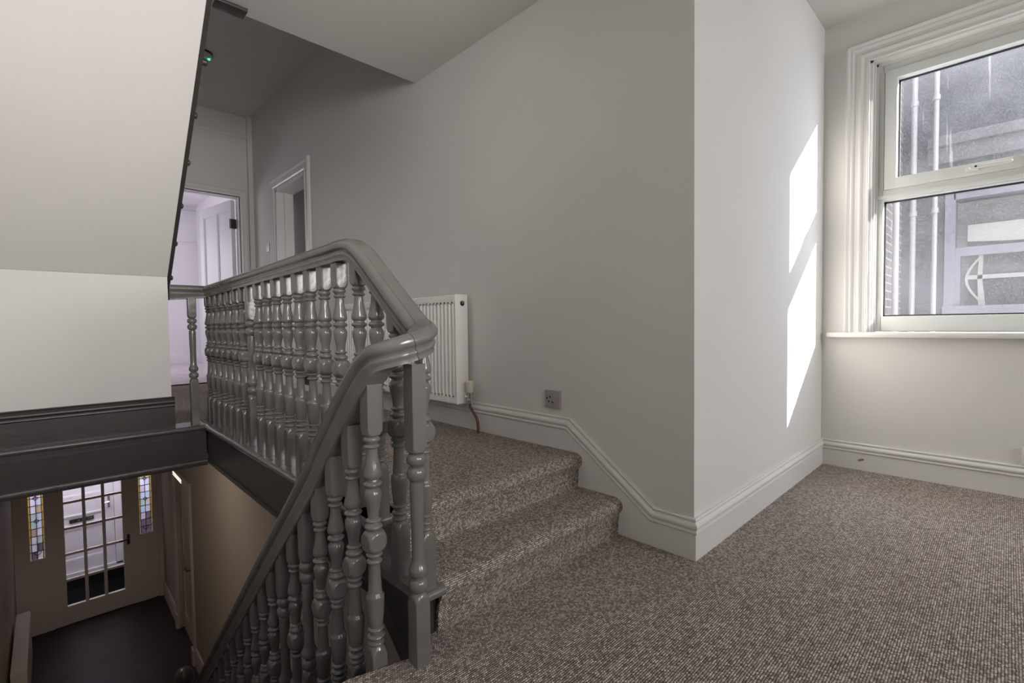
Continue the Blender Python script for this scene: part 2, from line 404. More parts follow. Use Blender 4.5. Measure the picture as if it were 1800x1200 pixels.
def skirt_long(ya, yb, name, label):
    bm = bmesh.new(); P_ = [(-ya, 0.440), (-yb, 0.440)]
    moulding(bm, P_, SKP, t3); board(bm, [(p[0], p[1]-0.05) for p in P_], [(-yb, ZL), (-ya, ZL)], t3)
    return struct(name, bm, TRIM, label, 'skirting board')
skirt_long(5.69, 5.10, 'baseboard_right', 'short white skirting between the two landing doorways')
bm = bmesh.new(); P_ = [(-4.10, 0.440), (-1.335, 0.440), (-0.925, 0.152), (-YC, 0.152)]
moulding(bm, P_, SKP, t3, 0, 1)
board(bm, [(-4.10, 0.39), (-1.31, 0.39), (-0.90, 0.102), (-YC, 0.102)], [(-YC, 0.0), (-1.085, 0.0), (-1.085, ZM), (-1.285, ZM), (-1.285, ZL), (-4.10, ZL)], t3, 0.012, 0, 1)
struct('baseboard_steps', bm, TRIM, 'white moulded skirting dropping down beside the carpeted steps', 'skirting board')
tb = lambda s, z, d: (s, YC-d, z)
bm = bmesh.new(); P_ = [(XW, 0.152), (XB, 0.152)]; moulding(bm, P_, SKP, tb, 1, -1)
board(bm, [(XW, 0.102), (XB, 0.102)], [(XB, 0), (XW, 0)], tb, 0.012, 1, -1)
struct('baseboard_bay', bm, TRIM, 'white moulded skirting along the sunlit bay wall', 'skirting board')
tw = lambda s, z, d: (XB-d, -s, z)
bm = bmesh.new(); P_ = [(-YC, 0.152), (3.8, 0.152)]; moulding(bm, P_, SKP, tw, -1, 0)
board(bm, [(-YC, 0.102), (3.8, 0.102)], [(3.8, 0), (-YC, 0)], tw, 0.012, -1, 0)
struct('baseboard_window', bm, TRIM, 'white moulded skirting below the window', 'skirting board')
rg = random.Random(4); pts = [(0.578+0.016*rg.uniform(0.6, 1.2)*math.cos(t*0.7)-0.010*math.sin(t*0.7), 0.058+0.008*math.sin(t*0.7)+0.012*rg.uniform(-0.2, 0.4)) for t in range(9)]
bm = prism(bmesh.new(), pts, 'X', XB-0.0128, XB-0.0115)
obj('paint_chip', bm, mat('bare_plaster_chip', (0.30, 0.16, 0.08), 0.9), bpy.data.objects['baseboard_window'])
# dark skirting under white spandrel wall
tsp = lambda s, z, d: (s, 3.30-d, z)
bm = bmesh.new(); P_ = [(-0.45, 0.468), (0.512, 0.468)]; moulding(bm, P_, SKP, tsp)
board(bm, [(-0.45, 0.42), (0.512, 0.42)], [(0.512, ZL), (-0.45, ZL)], tsp)
struct('baseboard_spandrel', bm, DGREY, 'dark grey skirting under the white stair wall at left', 'skirting board')

# ------------------------------------------------------------------ well edges: nosings and fascias
def half_round(bm, a, b, ax, zt, r, depth):
    pass
bm = bmesh.new()
hr = [(0.0, 0.0)] + [(-0.014*math.sin(t*math.pi/6)-0.004, -0.014+0.014*math.cos(t*math.pi/6)) for t in range(7)] + [(0.0, -0.028)]
prism(bm, [(XN+0.018+p[0], ZL+p[1]) for p in hr] + [(0.75, ZL-0.028), (0.75, ZL)], 'Y', 1.275, 3.262)
struct('trim_11', bm, GREY, 'grey rounded nosing along the landing edge under the balustrade', 'nosing')
bm = bmesh.new()
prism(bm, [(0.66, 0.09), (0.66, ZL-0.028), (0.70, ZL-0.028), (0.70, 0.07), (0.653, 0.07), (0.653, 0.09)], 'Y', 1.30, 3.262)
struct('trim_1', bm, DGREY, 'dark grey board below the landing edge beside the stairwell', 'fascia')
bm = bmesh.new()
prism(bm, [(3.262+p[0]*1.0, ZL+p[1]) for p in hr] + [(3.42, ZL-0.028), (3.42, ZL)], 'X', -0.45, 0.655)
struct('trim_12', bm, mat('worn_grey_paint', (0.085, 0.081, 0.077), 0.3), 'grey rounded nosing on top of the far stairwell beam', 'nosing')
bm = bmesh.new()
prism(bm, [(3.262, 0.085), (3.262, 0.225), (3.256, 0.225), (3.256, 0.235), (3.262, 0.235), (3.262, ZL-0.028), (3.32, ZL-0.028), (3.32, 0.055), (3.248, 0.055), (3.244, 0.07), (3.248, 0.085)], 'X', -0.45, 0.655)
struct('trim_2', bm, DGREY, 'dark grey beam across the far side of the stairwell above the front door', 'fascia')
struct('ceiling_hall', BX(-0.6, 1.9, 3.33, 9.6, 0.065, 0.1), CEIL, 'hall ceiling under the landing', 'ceiling')
bm = BX(0.701, 1.646, 1.36, 3.33, 0.075, 0.1)
struct('ceiling_underlanding', bm, CEIL, 'ceiling under the landing beside the stairs', 'ceiling')

# ------------------------------------------------------------------ balustrades
def sect_ring(bm, z, a, rho, seg=32):
    vs = []
    for k in range(seg):
        t = 2*math.pi*k/seg; r = min(a/max(abs(math.cos(t)), abs(math.sin(t))), rho)
        vs.append(bm.verts.new((r*math.cos(t), r*math.sin(t), z)))
    return vs
A = 0.0200; SQ = A*1.40
NS = 64
def turned(prof, name):
    bm = bmesh.new(); rings = [sect_ring(bm, z, a, rho, NS) for z, a, rho in prof]
    flat = set()
    for ring, (z, a, rho) in zip(rings, prof):
        for k, v in enumerate(ring):
            t = 2*math.pi*k/NS
            if a/max(abs(math.cos(t)), abs(math.sin(t))) <= rho+1e-6: flat.add(v)
    for i in range(len(rings)-1):
        for k in range(NS): bm.faces.new((rings[i][k], rings[i][(k+1) % NS], rings[i+1][(k+1) % NS], rings[i+1][k]))
    bm.faces.new(rings[0][::-1]); bm.faces.new(rings[-1])
    bmesh.ops.recalc_face_normals(bm, faces=bm.faces)
    isf = {}
    for f in bm.faces:
        isf[f] = all(v in flat for v in f.verts); f.smooth = True
    sharp = [e.index for e in bm.edges]
    bm.edges.index_update()
    sharp = [e.index for e in bm.edges if len(e.link_faces) == 2 and isf[e.link_faces[0]] != isf[e.link_faces[1]]]
    me = bpy.data.meshes.new(name); bm.to_mesh(me); bm.free(); me.materials.append(GREY)
    me.set_sharp_from_angle(angle=math.radians(40))
    at = me.attributes.get('sharp_edge') or me.attributes.new('sharp_edge', 'BOOLEAN', 'EDGE')
    for i in sharp: at.data[i].value = True
    return me
def rings_(z0, z1, r, n=4, rn=0.0155):
    """a rounded bead between z0 and z1 with max radius r"""
    return [(z0+(z1-z0)*i/n, 0.05, rn+(r-rn)*math.sin(math.pi*(i/n))**0.6 if 0 < i < n else rn) for i in range(n+1)]
def spindle(extra, total):
    e = extra; C = 0.05
    p = [(0, A, SQ), (0.062+e, A, SQ), (0.070+e, A, 0.0262), (0.077+e, A, 0.0235), (0.083+e, A, 0.0205), (0.088+e, C, 0.0175)]
    p += [(z+e, a, r) for z, a, r in rings_(0.091, 0.104, 0.0215) + rings_(0.108, 0.121, 0.0225) + rings_(0.128, 0.138, 0.0205)]
    p += [(0.143+e, C, 0.0172), (0.150+e, C, 0.0190), (0.175+e, C, 0.0210), (0.205+e, C, 0.0225), (0.214+e, C, 0.0228), (0.219+e, C, 0.0215), (0.2225+e, C, 0.0180), (0.228+e, C, 0.0170), (0.26+e, C, 0.0152), (0.294+e, C, 0.0136)]
    p += [(z+e, a, r) for z, a, r in rings_(0.298, 0.311, 0.0200, rn=0.014) + rings_(0.315, 0.327, 0.0205, rn=0.015)]
    B = 0.0245
    for i in range(15):
        t = i/14; zz = 0.329 + t*0.053; d = (t-0.5)*2
        p.append((zz+e, B, math.sqrt(max(0.0328**2 - (d*0.0258)**2, 0))))
    p += [(z+e, a, r) for z, a, r in rings_(0.384, 0.399, 0.0225, rn=0.016) + rings_(0.403, 0.413, 0.0195, rn=0.014)]
    p += [(0.416+e, C, 0.0135), (0.43+e, C, 0.0148), (0.45+e, C, 0.0185), (0.463+e, C, 0.0212), (0.472+e, C, 0.0222), (0.480+e, C, 0.0212), (0.486+e, C, 0.0175), (0.489+e, C, 0.015)]
    p += [(z+e, a, r) for z, a, r in rings_(0.492, 0.507, 0.0235, rn=0.016)]
    p += [(0.511+e, C, 0.0150), (0.5135+e, C, 0.0200), (0.520+e, C, 0.0235), (0.527+e, C, 0.0230), (0.545+e, C, 0.0190), (0.565+e, C, 0.0152), (0.585+e, C, 0.0136)]
    p += [(z+e, a, r) for z, a, r in rings_(0.588, 0.599, 0.0195, rn=0.014) + rings_(0.604, 0.618, 0.0210, rn=0.016)]
    p += [(0.620+e, A, 0.0185), (0.623+e, A, 0.0225), (0.628+e, A, 0.0255), (0.634+e, A, SQ)]
    p += [(total, A, SQ)]
    return turned(p, 'spindle')
def newel_post(extra, total):
    e = extra; C = 0.05
    p = [(0, A, SQ), (0.178+e, A, SQ), (0.188+e, A, 0.0262), (0.195+e, A, 0.0235), (0.203+e, A, 0.019), (0.208+e, C, 0.014)]
    for i in range(9):
        t = math.pi*i/8; p.append((0.226+e-0.0175*math.cos(t), C, 0.0135+0.0105*math.sin(t)))
    p += [(0.2455+e, C, 0.013), (0.248+e, C, 0.0175), (0.255+e, C, 0.0225), (0.264+e, C, 0.0240), (0.269+e, C, 0.0235), (0.275+e, C, 0.0200), (0.286+e, C, 0.0168), (0.30+e, C, 0.0152), (0.36+e, C, 0.0152), (0.43+e, C, 0.0170), (0.475+e, C, 0.0172), (0.486+e, C, 0.0165), (0.489+e, C, 0.0125)]
    for i in range(9):
        t = math.pi*i/8; p.append((0.508+e-0.0178*math.cos(t), C, 0.0130+0.0110*math.sin(t)))
    for i in range(9):
        t = math.pi*i/8; p.append((0.5435+e-0.0155*math.cos(t), C, 0.0130+0.0110*math.sin(t)))
    p += [(0.561+e, A, 0.017), (0.563+e, A, 0.021), (0.568+e, A, 0.0255), (0.575+e, A, SQ), (total, A, SQ)]
    return turned(p, 'newel')
RP = [(0, 0), (0.0175, -0.0010), (0.0195, -0.0042), (0.0215, -0.0022), (0.0285, -0.0052), (0.0345, -0.011), (0.0375, -0.019), (0.0365, -0.027), (0.032, -0.033), (0.0265, -0.0365), (0.0255, -0.041),
      (0.029, -0.0435), (0.0305, -0.048), (0.029, -0.053), (0.0255, -0.0562), (0.0250, -0.060), (0.0250, -0.068)]
RPROF = RP + [(-a, b) for a, b in RP[:0:-1]]
def rail_rings(pts):
    n = len(pts); out = []; Z = Vector((0, 0, 1))
    for i, p in enumerate(pts):
        p = Vector(p); ta = (p-Vector(pts[i-1])).normalized() if i else (Vector(pts[1])-p).normalized()
        tb = (Vector(pts[i+1])-p).normalized() if i < n-1 else ta
        sa = ta.cross(Z).normalized(); sb = tb.cross(Z).normalized(); s = sa+sb; s = s/max(s.dot(sa), 0.3)
        u = sa.cross(ta)+sb.cross(tb); u.normalize()
        ex = 0.0
        if p.x < 0.6 and p.y > 1.05: ex = 0.020*min(1.0, (p.y-1.05)/0.10)     # the lower rail has a deeper flat underside
        out.append(([p + s*a + u*(b-(ex if b < -0.056 else 0.0)) for a, b in RPROF], (ta+tb).normalized()))
    return out
def rail_mesh(rr, a, b, gap_a=0.0, gap_b=0.0):
    bm = bmesh.new(); k = len(RPROF); rings = []
    for i in range(a, b+1):
        off = rr[i][1]*(gap_a if i == a else -gap_b if i == b else 0.0)
        rings.append([bm.verts.new(v+off) for v in rr[i][0]])
    for i in range(len(rings)-1):
        for j in range(k): bm.faces.new((rings[i][j], rings[i][(j+1) % k], rings[i+1][(j+1) % k], rings[i+1][j]))
    bm.faces.new(rings[0]); bm.faces.new(rings[-1][::-1]); return bm
def catmull(P, n=8):
    P = [Vector(p) for p in P]; out = []
    Q = [P[0]*2-P[1]] + P + [P[-1]*2-P[-2]]
    for i in range(1, len(Q)-2):
        a, b, c, d = Q[i-1:i+3]
        for k in range(n):
            t = k/n; out.append(0.5*((2*b)+(c-a)*t+(2*a-5*b+4*c-d)*t*t+(3*b-a-3*c+d)*t**3))
    out.append(P[-1]); return out
XU, XL = 0.700, 0.573          # planes of the upper and lower balustrades
ZR = 1.120                     # top of the landing rail
YR = 3.315                     # line of the short far balustrade
LS = 0.925                     # rake of the lower flight
def low_top(y): return 0.790 - LS*(y-1.09)        # top of the lower rail above y
lb = thing('balustrade', (XU, 2.3, ZL), 'grey painted balustrade of turned spindles along the edge of the upper landing', 'balustrade')
r_ = 0.0625; xc = (XU+XL)/2; yc = 1.070
def zland(y): return 1.102+0.026*(YR-y)/1.815
path = [(0.506, YR, zland(YR)), (XU, YR, zland(YR))] + [(XU, y, zland(y)) for y in (2.9, 2.4, 2.0, 1.7, 1.55)]
ramp = catmull([(XU, 1.55, zland(1.55)), (XU, 1.50, 1.129), (XU, 1.43, 1.124), (XU, 1.38, 1.105), (XU, 1.32, 1.066), (XU, 1.22, 0.988), (XU, 1.12, 0.910), (XU, 1.085, 0.884)], 6)[1:]
path += [tuple(v) for v in ramp]
WZ = (0.872, 0.838, 0.806)
for i in range(0, 17):
    t = math.pi*i/16; path.append((xc+r_*math.cos(t), yc-r_*math.sin(t)*0.95, WZ[0]+(WZ[1]-WZ[0])*i/8 if i <= 8 else WZ[1]+(WZ[2]-WZ[1])*(i-8)/8))
JOINT = len(path)-8
low = catmull([(XL, yc, WZ[2]), (XL, 1.13, 0.773), (XL, 1.19, 0.726), (XL, 1.25, 0.671), (XL, 1.32, 0.603), (XL, 1.40, 0.522), (XL, 1.5, low_top(1.5)), (XL, 1.8, low_top(1.8))], 6)[1:]
path += [tuple(v) for v in low] + [(XL, y, low_top(y)) for y in (2.2, 2.6, 3.0, 3.68)]
RR = rail_rings(path)
obj('handrail', rail_mesh(RR, 0, JOINT, 0, 0.0007), GREY, lb, sharp=50)
def rail_under(y):             # underside of the upper rail
    pts = [(1.0, 0.765), (1.085, 0.800), (1.12, 0.826), (1.22, 0.904), (1.32, 0.985), (1.38, 1.030), (1.43, 1.054), (1.50, 1.061), (3.4, 1.034)]
    for (a, za), (b, zb) in zip(pts, pts[1:]):
        if a <= y <= b: return za+(zb-za)*(y-a)/(b-a)
    return 1.04
def part_mesh(name, me, parent, x, y, z):
    o = bpy.data.objects.new(name, me); COL.objects.link(o); o.parent = parent
    o.location = Vector((x, y, z)) - origin(parent); return o
M_LAND = spindle(0.067, 0.768); M_NEW = newel_post(0.036, 0.770)
for k in range(2, 18):
    y = 1.18+0.12*k
    if k == 11: part_mesh('newel', M_NEW, lb, XU, 2.505, ZL)
    elif k in (2,): part_mesh('baluster', spindle(0.067, rail_under(y)+0.004-ZL), lb, XU, 1.405, ZL)
    else: part_mesh('baluster', M_LAND, lb, XU, y, ZL)
part_mesh('baluster', spindle(0.067, rail_under(1.297)+0.006-ZL), lb, XU, 1.297, ZL)
part_mesh('baluster', spindle(0.067, rail_under(1.19)+0.008-ZM), lb, XU+0.002, 1.190, ZM)
part_mesh('baluster', spindle(0.067, rail_under(1.085)+0.010-ZM), lb, XU+0.014, 1.082, ZM)
part_mesh('baluster', M_LAND, lb, XU, YR+0.002, ZL)
part_mesh('newel', newel_post(0.062, 0.752), lb, 0.613, YR, ZL)
part_mesh('newel', newel_post(0.0, 0.782), lb, 0.653, 1.024, -0.025)

sb = thing('balustrade', (XL, 2.4, -1.2), 'grey painted balustrade of turned spindles sloping down to the front hall', 'balustrade')
obj('handrail', rail_mesh(RR, JOINT, len(RR)-1, 0.0007, 0), GREY, sb, sharp=50)
M_LOW = spindle(0.0, 0.735); M_LOWN = newel_post(0.0, 0.735)
for k in range(23):
    y = 1.098+0.1115*k; z = -0.040-0.1030*k
    if k in (4, 6): part_mesh('newel', M_LOWN, sb, XL, y, z)
    elif k == 0: part_mesh('baluster', spindle(0.0, 0.765), sb, XL, y, z)
    else: part_mesh('baluster', M_LOW, sb, XL, y, z)
bm = prism(bmesh.new(), [(1.10, -0.30), (1.10, -0.030), (3.70, -2.435), (3.70, -2.70)], 'X', XL-0.026, XL+0.026)
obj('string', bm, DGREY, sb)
bm = BX(XL-0.045, XL+0.045, 3.66, 3.75, ZH, -1.52, bevel=0.006)
lathe(bm, [(-0.02, 0.03), (0.0, 0.03), (0.02, 0.022), (0.03, 0.028), (0.05, 0.047), (0.085, 0.058), (0.12, 0.055), (0.15, 0.038), (0.165, 0.012)], Matrix.Translation((XL, 3.705, -1.52)))
obj('newel_post', bm, DGREY, sb)

# short piece of wood linking spindles at the foot of the ramp
bm = prism(bmesh.new(), [(1.205, 0.585), (1.205, 0.555), (1.365, 0.485), (1.365, 0.525)], 'X', 0.668, 0.684)
prop(obj('batten', bm, GREY, loc=(0.676, 1.28, 0.53)), 'short grey batten fixed across the spindles just above the two steps', 'batten')

# ------------------------------------------------------------------ the two carpeted steps
st = thing('staircase', (1.15, 1.3, 0.0), 'two brown carpeted steps rising from the half landing', 'staircase')
prof = []
def arc(cy, cz, r, a0, a1, n=6): return [(cy+r*math.cos(math.radians(a0+(a1-a0)*i/n)), cz+r*math.sin(math.radians(a0+(a1-a0)*i/n))) for i in range(n+1)]
prof = [(1.086, 0.0), (1.083, 0.05), (1.078, 0.085)] + arc(1.094, 0.118, 0.031, 205, 90, 7) + [(1.17, 0.150), (1.25, 0.149), (1.286, 0.148), (1.288, 0.152), (1.285, 0.20), (1.280, 0.232)] + arc(1.295, 0.262, 0.031, 205, 90, 7) + [(1.36, 0.2935), (1.45, 0.2925), (1.63, 0.2910)]
bm = bmesh.new(); uvl = bm.loops.layers.uv.new('UVMap')
XS = [0.752+(XW-0.013-0.752)*i/16 for i in range(17)]
acc = [0.0]
for a, b in zip(prof, prof[1:]): acc.append(acc[-1]+math.dist(a, b))
grid = [[bm.verts.new((x, y, z)) for x in XS] for y, z in prof]
gp = {v: (x, acc[i]) for i, row in enumerate(grid) for v, x in zip(row, XS)}
for i in range(len(prof)-1):
    for j in range(len(XS)-1): bm.faces.new((grid[i][j], grid[i][j+1], grid[i+1][j+1], grid[i+1][j]))
for f in bm.faces:
    for l in f.loops: l[uvl].uv = (gp[l.vert][0], gp[l.vert][1]+1.1)
# return edge at the left side
side = [(y, z-0.0) for y, z in prof]
low_ = [bm.verts.new((0.752, y+0.012 if z < 0.30 else y, max(z-0.010, -0.02))) for y, z in prof]
for i in range(len(prof)-1):
    f = bm.faces.new((grid[i][0], grid[i+1][0], low_[i+1], low_[i]))
    for l in f.loops: l[uvl].uv = (l.vert.co.x, l.vert.co.y+l.vert.co.z)
obj('carpet', bm, CARPET, st, sharp=70)
for y0, y1, zt in ((1.050, 1.31, ZM), (1.268, 1.60, ZL)):
    bm = bmesh.new(); ny = y0+0.014
    pr = [(ny+0.014*math.cos(math.radians(a)), zt-0.014+0.014*math.sin(math.radians(a))) for a in range(270, 89, -20)]
    prism(bm, [(y1, zt-0.028)] + [(p[0]-0.0, p[1]) for p in pr][:1] + [(ny+0.014*math.cos(math.radians(a)), zt-0.014+0.014*math.sin(math.radians(a))) for a in range(260, 100, -20)] + [(ny, zt), (y1, zt)], 'X', 0.683 if zt < 0.2 else 0.655, 0.758)
    obj('tread', bm, GREY, st)
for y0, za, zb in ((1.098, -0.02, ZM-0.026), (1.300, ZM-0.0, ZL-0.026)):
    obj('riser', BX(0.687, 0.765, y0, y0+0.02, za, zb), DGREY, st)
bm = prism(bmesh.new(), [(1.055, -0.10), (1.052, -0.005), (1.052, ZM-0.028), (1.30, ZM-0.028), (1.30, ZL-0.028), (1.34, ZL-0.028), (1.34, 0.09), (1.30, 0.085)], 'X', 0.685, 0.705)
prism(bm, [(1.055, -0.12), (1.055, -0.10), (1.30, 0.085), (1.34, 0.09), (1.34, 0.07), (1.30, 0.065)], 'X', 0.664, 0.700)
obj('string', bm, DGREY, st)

# ------------------------------------------------------------------ lower flight (mostly hidden under the camera)
lf = thing('staircase', (0.05, 2.4, ZH), 'dark flight of stairs going down to the hall at left', 'staircase')
nstep = 15
for k in range(nstep):
    zt = -0.18-0.18*k; yk = 1.12+0.1935*k
    if zt < ZH+0.05: break
    bm = BX(-0.44, XL-0.045, yk-0.02, yk+0.21, zt-0.03, zt, bevel=0.008); box(bm, -0.44, XL-0.045, yk, yk+0.015, zt, zt+0.15)
    obj('tread', bm, DGREY, lf)

# ------------------------------------------------------------------ upper flight: string and nosings seen from below
uf = thing('staircase', (0.3, 2.9, 1.6), 'stair flight climbing overhead at left with sloping white soffit and dark string', 'staircase')
prop(obj('soffit', SOFFIT, CEIL, uf), 'sloping white plastered soffit')
def sof(y): return sZ0+SL*(sY0-y)
bm = prism(bmesh.new(), [(3.395, sof(3.395)+0.07), (3.395, sof(3.395)+0.005), (2.090, sof(2.090)+0.003), (2.090, 2.305), (2.395, 2.305), (3.60, sof(3.6)+0.30), (3.60, sof(3.6)+0.12)], 'X', 0.5002, 0.519)
obj('string', bm, DGREY, uf)
for (y, z) in ((2.515, 2.036), (2.745, 1.876), (2.93, 1.697), (3.134, 1.516), (3.327, 1.338), (3.502, 1.157)):
    bm = BX(-0.44, 0.519, y-0.012, y+0.20, z-0.012, z+0.014)
    tube(bm, [(-0.44, y, z), (0.553, y, z), (0.558, y, z)], [0.015, 0.015, 0.009], 14)
    obj('tread', bm, DGREY, uf)
bm = BX(0.585, 0.712, 2.445, 2.522, 2.294, 2.3095, bevel=0.004)
obj('landing_nosing', bm, DGREY, uf)

# ------------------------------------------------------------------ side doorway and far doorway trims
ARCH = [(0, 0), (0.012, 0), (0.018, -0.010), (0.018, -0.022), (0.012, -0.028), (0.012, -0.058), (0.018, -0.064), (0.014, -0.072), (0, -0.072)]
def architrave(bm, path, to3d, prof=ARCH): return moulding(bm, path, prof, to3d)
y0, y1, _, z1 = SD
# outer edge is left of travel with the body hanging inward
tl = lambda s, z, d: (XW-d, s, z)
bm = architrave(bmesh.new(), [(y0-0.095, ZL), (y0-0.095, z1+0.115), (y1+0.125, z1+0.115), (y1+0.125, ZL)], tl, [(0, 0), (0.014, 0), (0.024, -0.012), (0.024, -0.03), (0.014, -0.04), (0.014, -0.080), (0.020, -0.088), (0.014, -0.1), (0, -0.1)])
struct('trim_3', bm, TRIM, 'white moulded architrave around the dark side doorway', 'door frame')
bm = BX(XW, XW+0.16, y0, y0+0.02, ZL, z1); box(bm, XW, XW+0.16, y1-0.02, y1, ZL, z1); box(bm, XW, XW+0.16, y0, y1, z1-0.02, z1)
box(bm, XW+0.07, XW+0.09, y0+0.02, y0+0.035, ZL, z1); box(bm, XW+0.07, XW+0.09, y1-0.035, y1-0.02, ZL, z1)
struct('trim_4', bm, TRIM, 'white door lining inside the side doorway', 'door frame')
# dim room behind the side doorway
bm = BX(XW+0.16, 3.4, 3.9, 3.95, ZL-0.05, 2.8); box(bm, XW+0.16, 3.4, 5.6, 5.65, ZL-0.05, 2.8); box(bm, 2.40, 2.45, 3.9, 5.65, ZL-0.05, 2.8)
struct('wall_sideroom', bm, WALL, 'dim walls of the room through the side doorway', 'wall')
bm = BX(XW+0.16, 3.4, 3.9, 5.65, ZL-0.06, ZL); box(bm, XW+0.16, 3.4, 3.9, 5.65, 2.8, 2.85)
struct('floor_sideroom', bm, CARPET, 'floor of the room through the side doorway', 'floor')
# far doorway
xa, xb, _, zt = FD
tf = lambda s, z, d: (s, YF-d, z)
bm = architrave(bmesh.new(), [(xb+0.006, ZL), (xb+0.006, zt+0.006), (xa-0.006, zt+0.006), (xa-0.006, ZL)], lambda s, z, d: (s, YF-d, z), [(d, -v*-1) for d, v in ARCH])
bmesh.ops.recalc_face_normals(bm, faces=bm.faces)
struct('trim_5', bm, TRIM, 'pale architrave around the far bedroom doorway', 'door frame')
bm = BX(xa, xa+0.02, YF, YF+0.12, ZL, zt); box(bm, xb-0.001, xb+0.02, YF, YF+0.12, ZL, zt); box(bm, xa, xb, YF, YF+0.12, zt-0.001, zt+0.02)
struct('trim_6', bm, TRIM, 'door lining of the far bedroom doorway', 'door frame')
bm = BX(XW-0.045, XW, YF-0.04, YF, ZL, ZC)
struct('trim_7', bm, WALL, 'narrow boxed pipe in the corner beyond the side doorway', 'trim')
bm = moulding(bmesh.new(), [(-0.45, 2.895), (XW-0.045, 2.895)], [(0, 0), (0.02, 0), (0.024, -0.01), (0.012, -0.03), (0, -0.035)], tf)
struct('trim_8', bm, WALL, 'picture rail high on the end wall of the landing', 'trim')
# bedroom shell
bm = BX(1.85, 1.95, YF+0.12, 9.5, ZL, 3.0); box(bm, -0.5, 1.95, 9.40, 9.5, ZL, 3.0); box(bm, -0.5, -0.4, YF+0.12, 9.5, ZL, 3.0); box(bm, XW, 1.95, YF+0.12, YF+0.2, ZL, 3.0)
struct('wall_bedroom', bm, BEDW, 'bright lilac-white walls of the bedroom beyond the far doorway', 'wall')
struct('ceiling_bedroom', BX(-0.5, 1.95, YF+0.12, 9.5, 2.86, 2.95), BEDW, 'pale bedroom ceiling beyond the far doorway', 'ceiling')
tbed = lambda s, z, d: (s, 9.40-d, z)
bm = bmesh.new()
for zz in (2.78, 2.26): moulding(bm, [(-0.4, zz), (1.85, zz)], [(0, 0), (0.02, 0), (0.02, -0.03), (0, -0.035)], tbed)
moulding(bm, [(-0.4, ZL+0.16), (1.85, ZL+0.16)], [(0, 0), (0.01, 0), (0.02, -0.02), (0.02, -0.16), (0, -0.16)], tbed)
struct('trim_9', bm, BEDW, 'rails and skirting on the far bedroom wall', 'trim')
# open bedroom door
door1 = struct('door_1', bmesh.new(), DOORW, 'white panelled bedroom door standing open at the end of the landing', 'door')
bpy.data.objects.remove(door1)
def place_local(bm, loc, ang):
    bmesh.ops.transform(bm, matrix=Matrix.Translation(loc) @ Matrix.Rotation(ang, 4, 'Z'), verts=bm.verts); return bm
def panel_door(w, h, th, panels):
    """leaf along +X from hinge 0..w, front face at y=0 facing -Y; panels (x0,x1,z0,z1) recessed both sides"""
    bm = bmesh.new(); xs = sorted(set([0, w]+[p[0] for p in panels]+[p[1] for p in panels])); zs = sorted(set([0, h]+[p[2] for p in panels]+[p[3] for p in panels]))
    for i in range(len(xs)-1):
        for j in range(len(zs)-1):
            cx, cz = (xs[i]+xs[i+1])/2, (zs[j]+zs[j+1])/2
            inp = any(p[0] < cx < p[1] and p[2] < cz < p[3] for p in panels)
            d = 0.012 if inp else 0.0
            box(bm, xs[i], xs[i+1], d, th-d, zs[j], zs[j+1])
    for p in panels:   # mouldings round panels
        for yy in (0.004, th-0.012):
            for (a, b, c, d) in ((p[0], p[1], p[2], p[2]+0.014), (p[0], p[1], p[3]-0.014, p[3]), (p[0], p[0]+0.014, p[2], p[3]), (p[1]-0.014, p[1], p[2], p[3])): box(bm, a, b, yy, yy+0.008, c, d)
    return bm
HINGE = Vector((1.505, YF+0.135, ZL+0.012)); ang = math.radians(180-80)
def hd(bm): return place_local(bm, HINGE, ang)
d1 = thing('door_1', HINGE, 'white four-panel bedroom door standing open at the end of the landing', 'door', kind='structure')
obj('leaf', hd(panel_door(0.78, 1.925, 0.04, [(0.10, 0.34, 0.95, 1.82), (0.44, 0.68, 0.95, 1.82), (0.10, 0.34, 0.2, 0.75), (0.44, 0.68, 0.2, 0.75)])), DOORW, d1)
for hz in (0.25, 1.62): obj('hinge', hd(BX(-0.012, 0.02, -0.006, 0.05, hz, hz+0.10)), IRON, d1)
bm = bmesh.new(); lathe(bm, [(0, 0.012), (0.03, 0.010), (0.04, 0.024), (0.06, 0.026), (0.07, 0.012)], Matrix.Translation((0.72, 0.04, 0.98)) @ Matrix.Rotation(math.radians(-90), 4, 'X'))
lathe(bm, [(0, 0.012), (0.03, 0.010), (0.04, 0.024), (0.06, 0.026), (0.07, 0.012)], Matrix.Translation((0.72, 0.0, 0.98)) @ Matrix.Rotation(math.radians(90), 4, 'X'))
obj('door_handle', hd(bm), BRASS, d1)

# ------------------------------------------------------------------ radiator on the long wall
RY0, RY1, RX0, RX1, RZ0, RZ1 = 2.016, 3.37, 1.540, 1.618, 0.437, 1.014
ra = thing('radiator', (1.58, 2.7, ZL), 'white ribbed panel radiator on the landing wall beside the steps', 'radiator')
def ribbed(y0, y1, x0, z0, z1, th, pitch=0.0333, depth=0.013, marg=0.045):
    bm = bmesh.new(); n = int((y1-y0-0.03)/pitch); off = (y1-y0-n*pitch)/2
    box(bm, x0+depth, x0+th, y0, y1, z0, z1, bevel=0.003)
    box(bm, x0, x0+depth+0.002, y0, y1, z1-marg, z1, bevel=0.003); box(bm, x0, x0+depth+0.002, y0, y1, z0, z0+marg, bevel=0.003)
    for i in range(n+1):
        yc_ = y0+off+i*pitch
        pts = [(x0+depth+0.001, yc_-0.0125), (x0+0.002, yc_-0.0085), (x0, yc_-0.006), (x0, yc_+0.006), (x0+0.002, yc_+0.0085), (x0+depth+0.001, yc_+0.0125)]
        zA, zB = z0+marg-0.012, z1-marg+0.012
        prism(bm, pts, 'Z', zA, zB)
    return bm
obj('panel', ribbed(RY0+0.004, RY1-0.004, RX0, RZ0, RZ1-0.006, 0.02), RADW, ra)
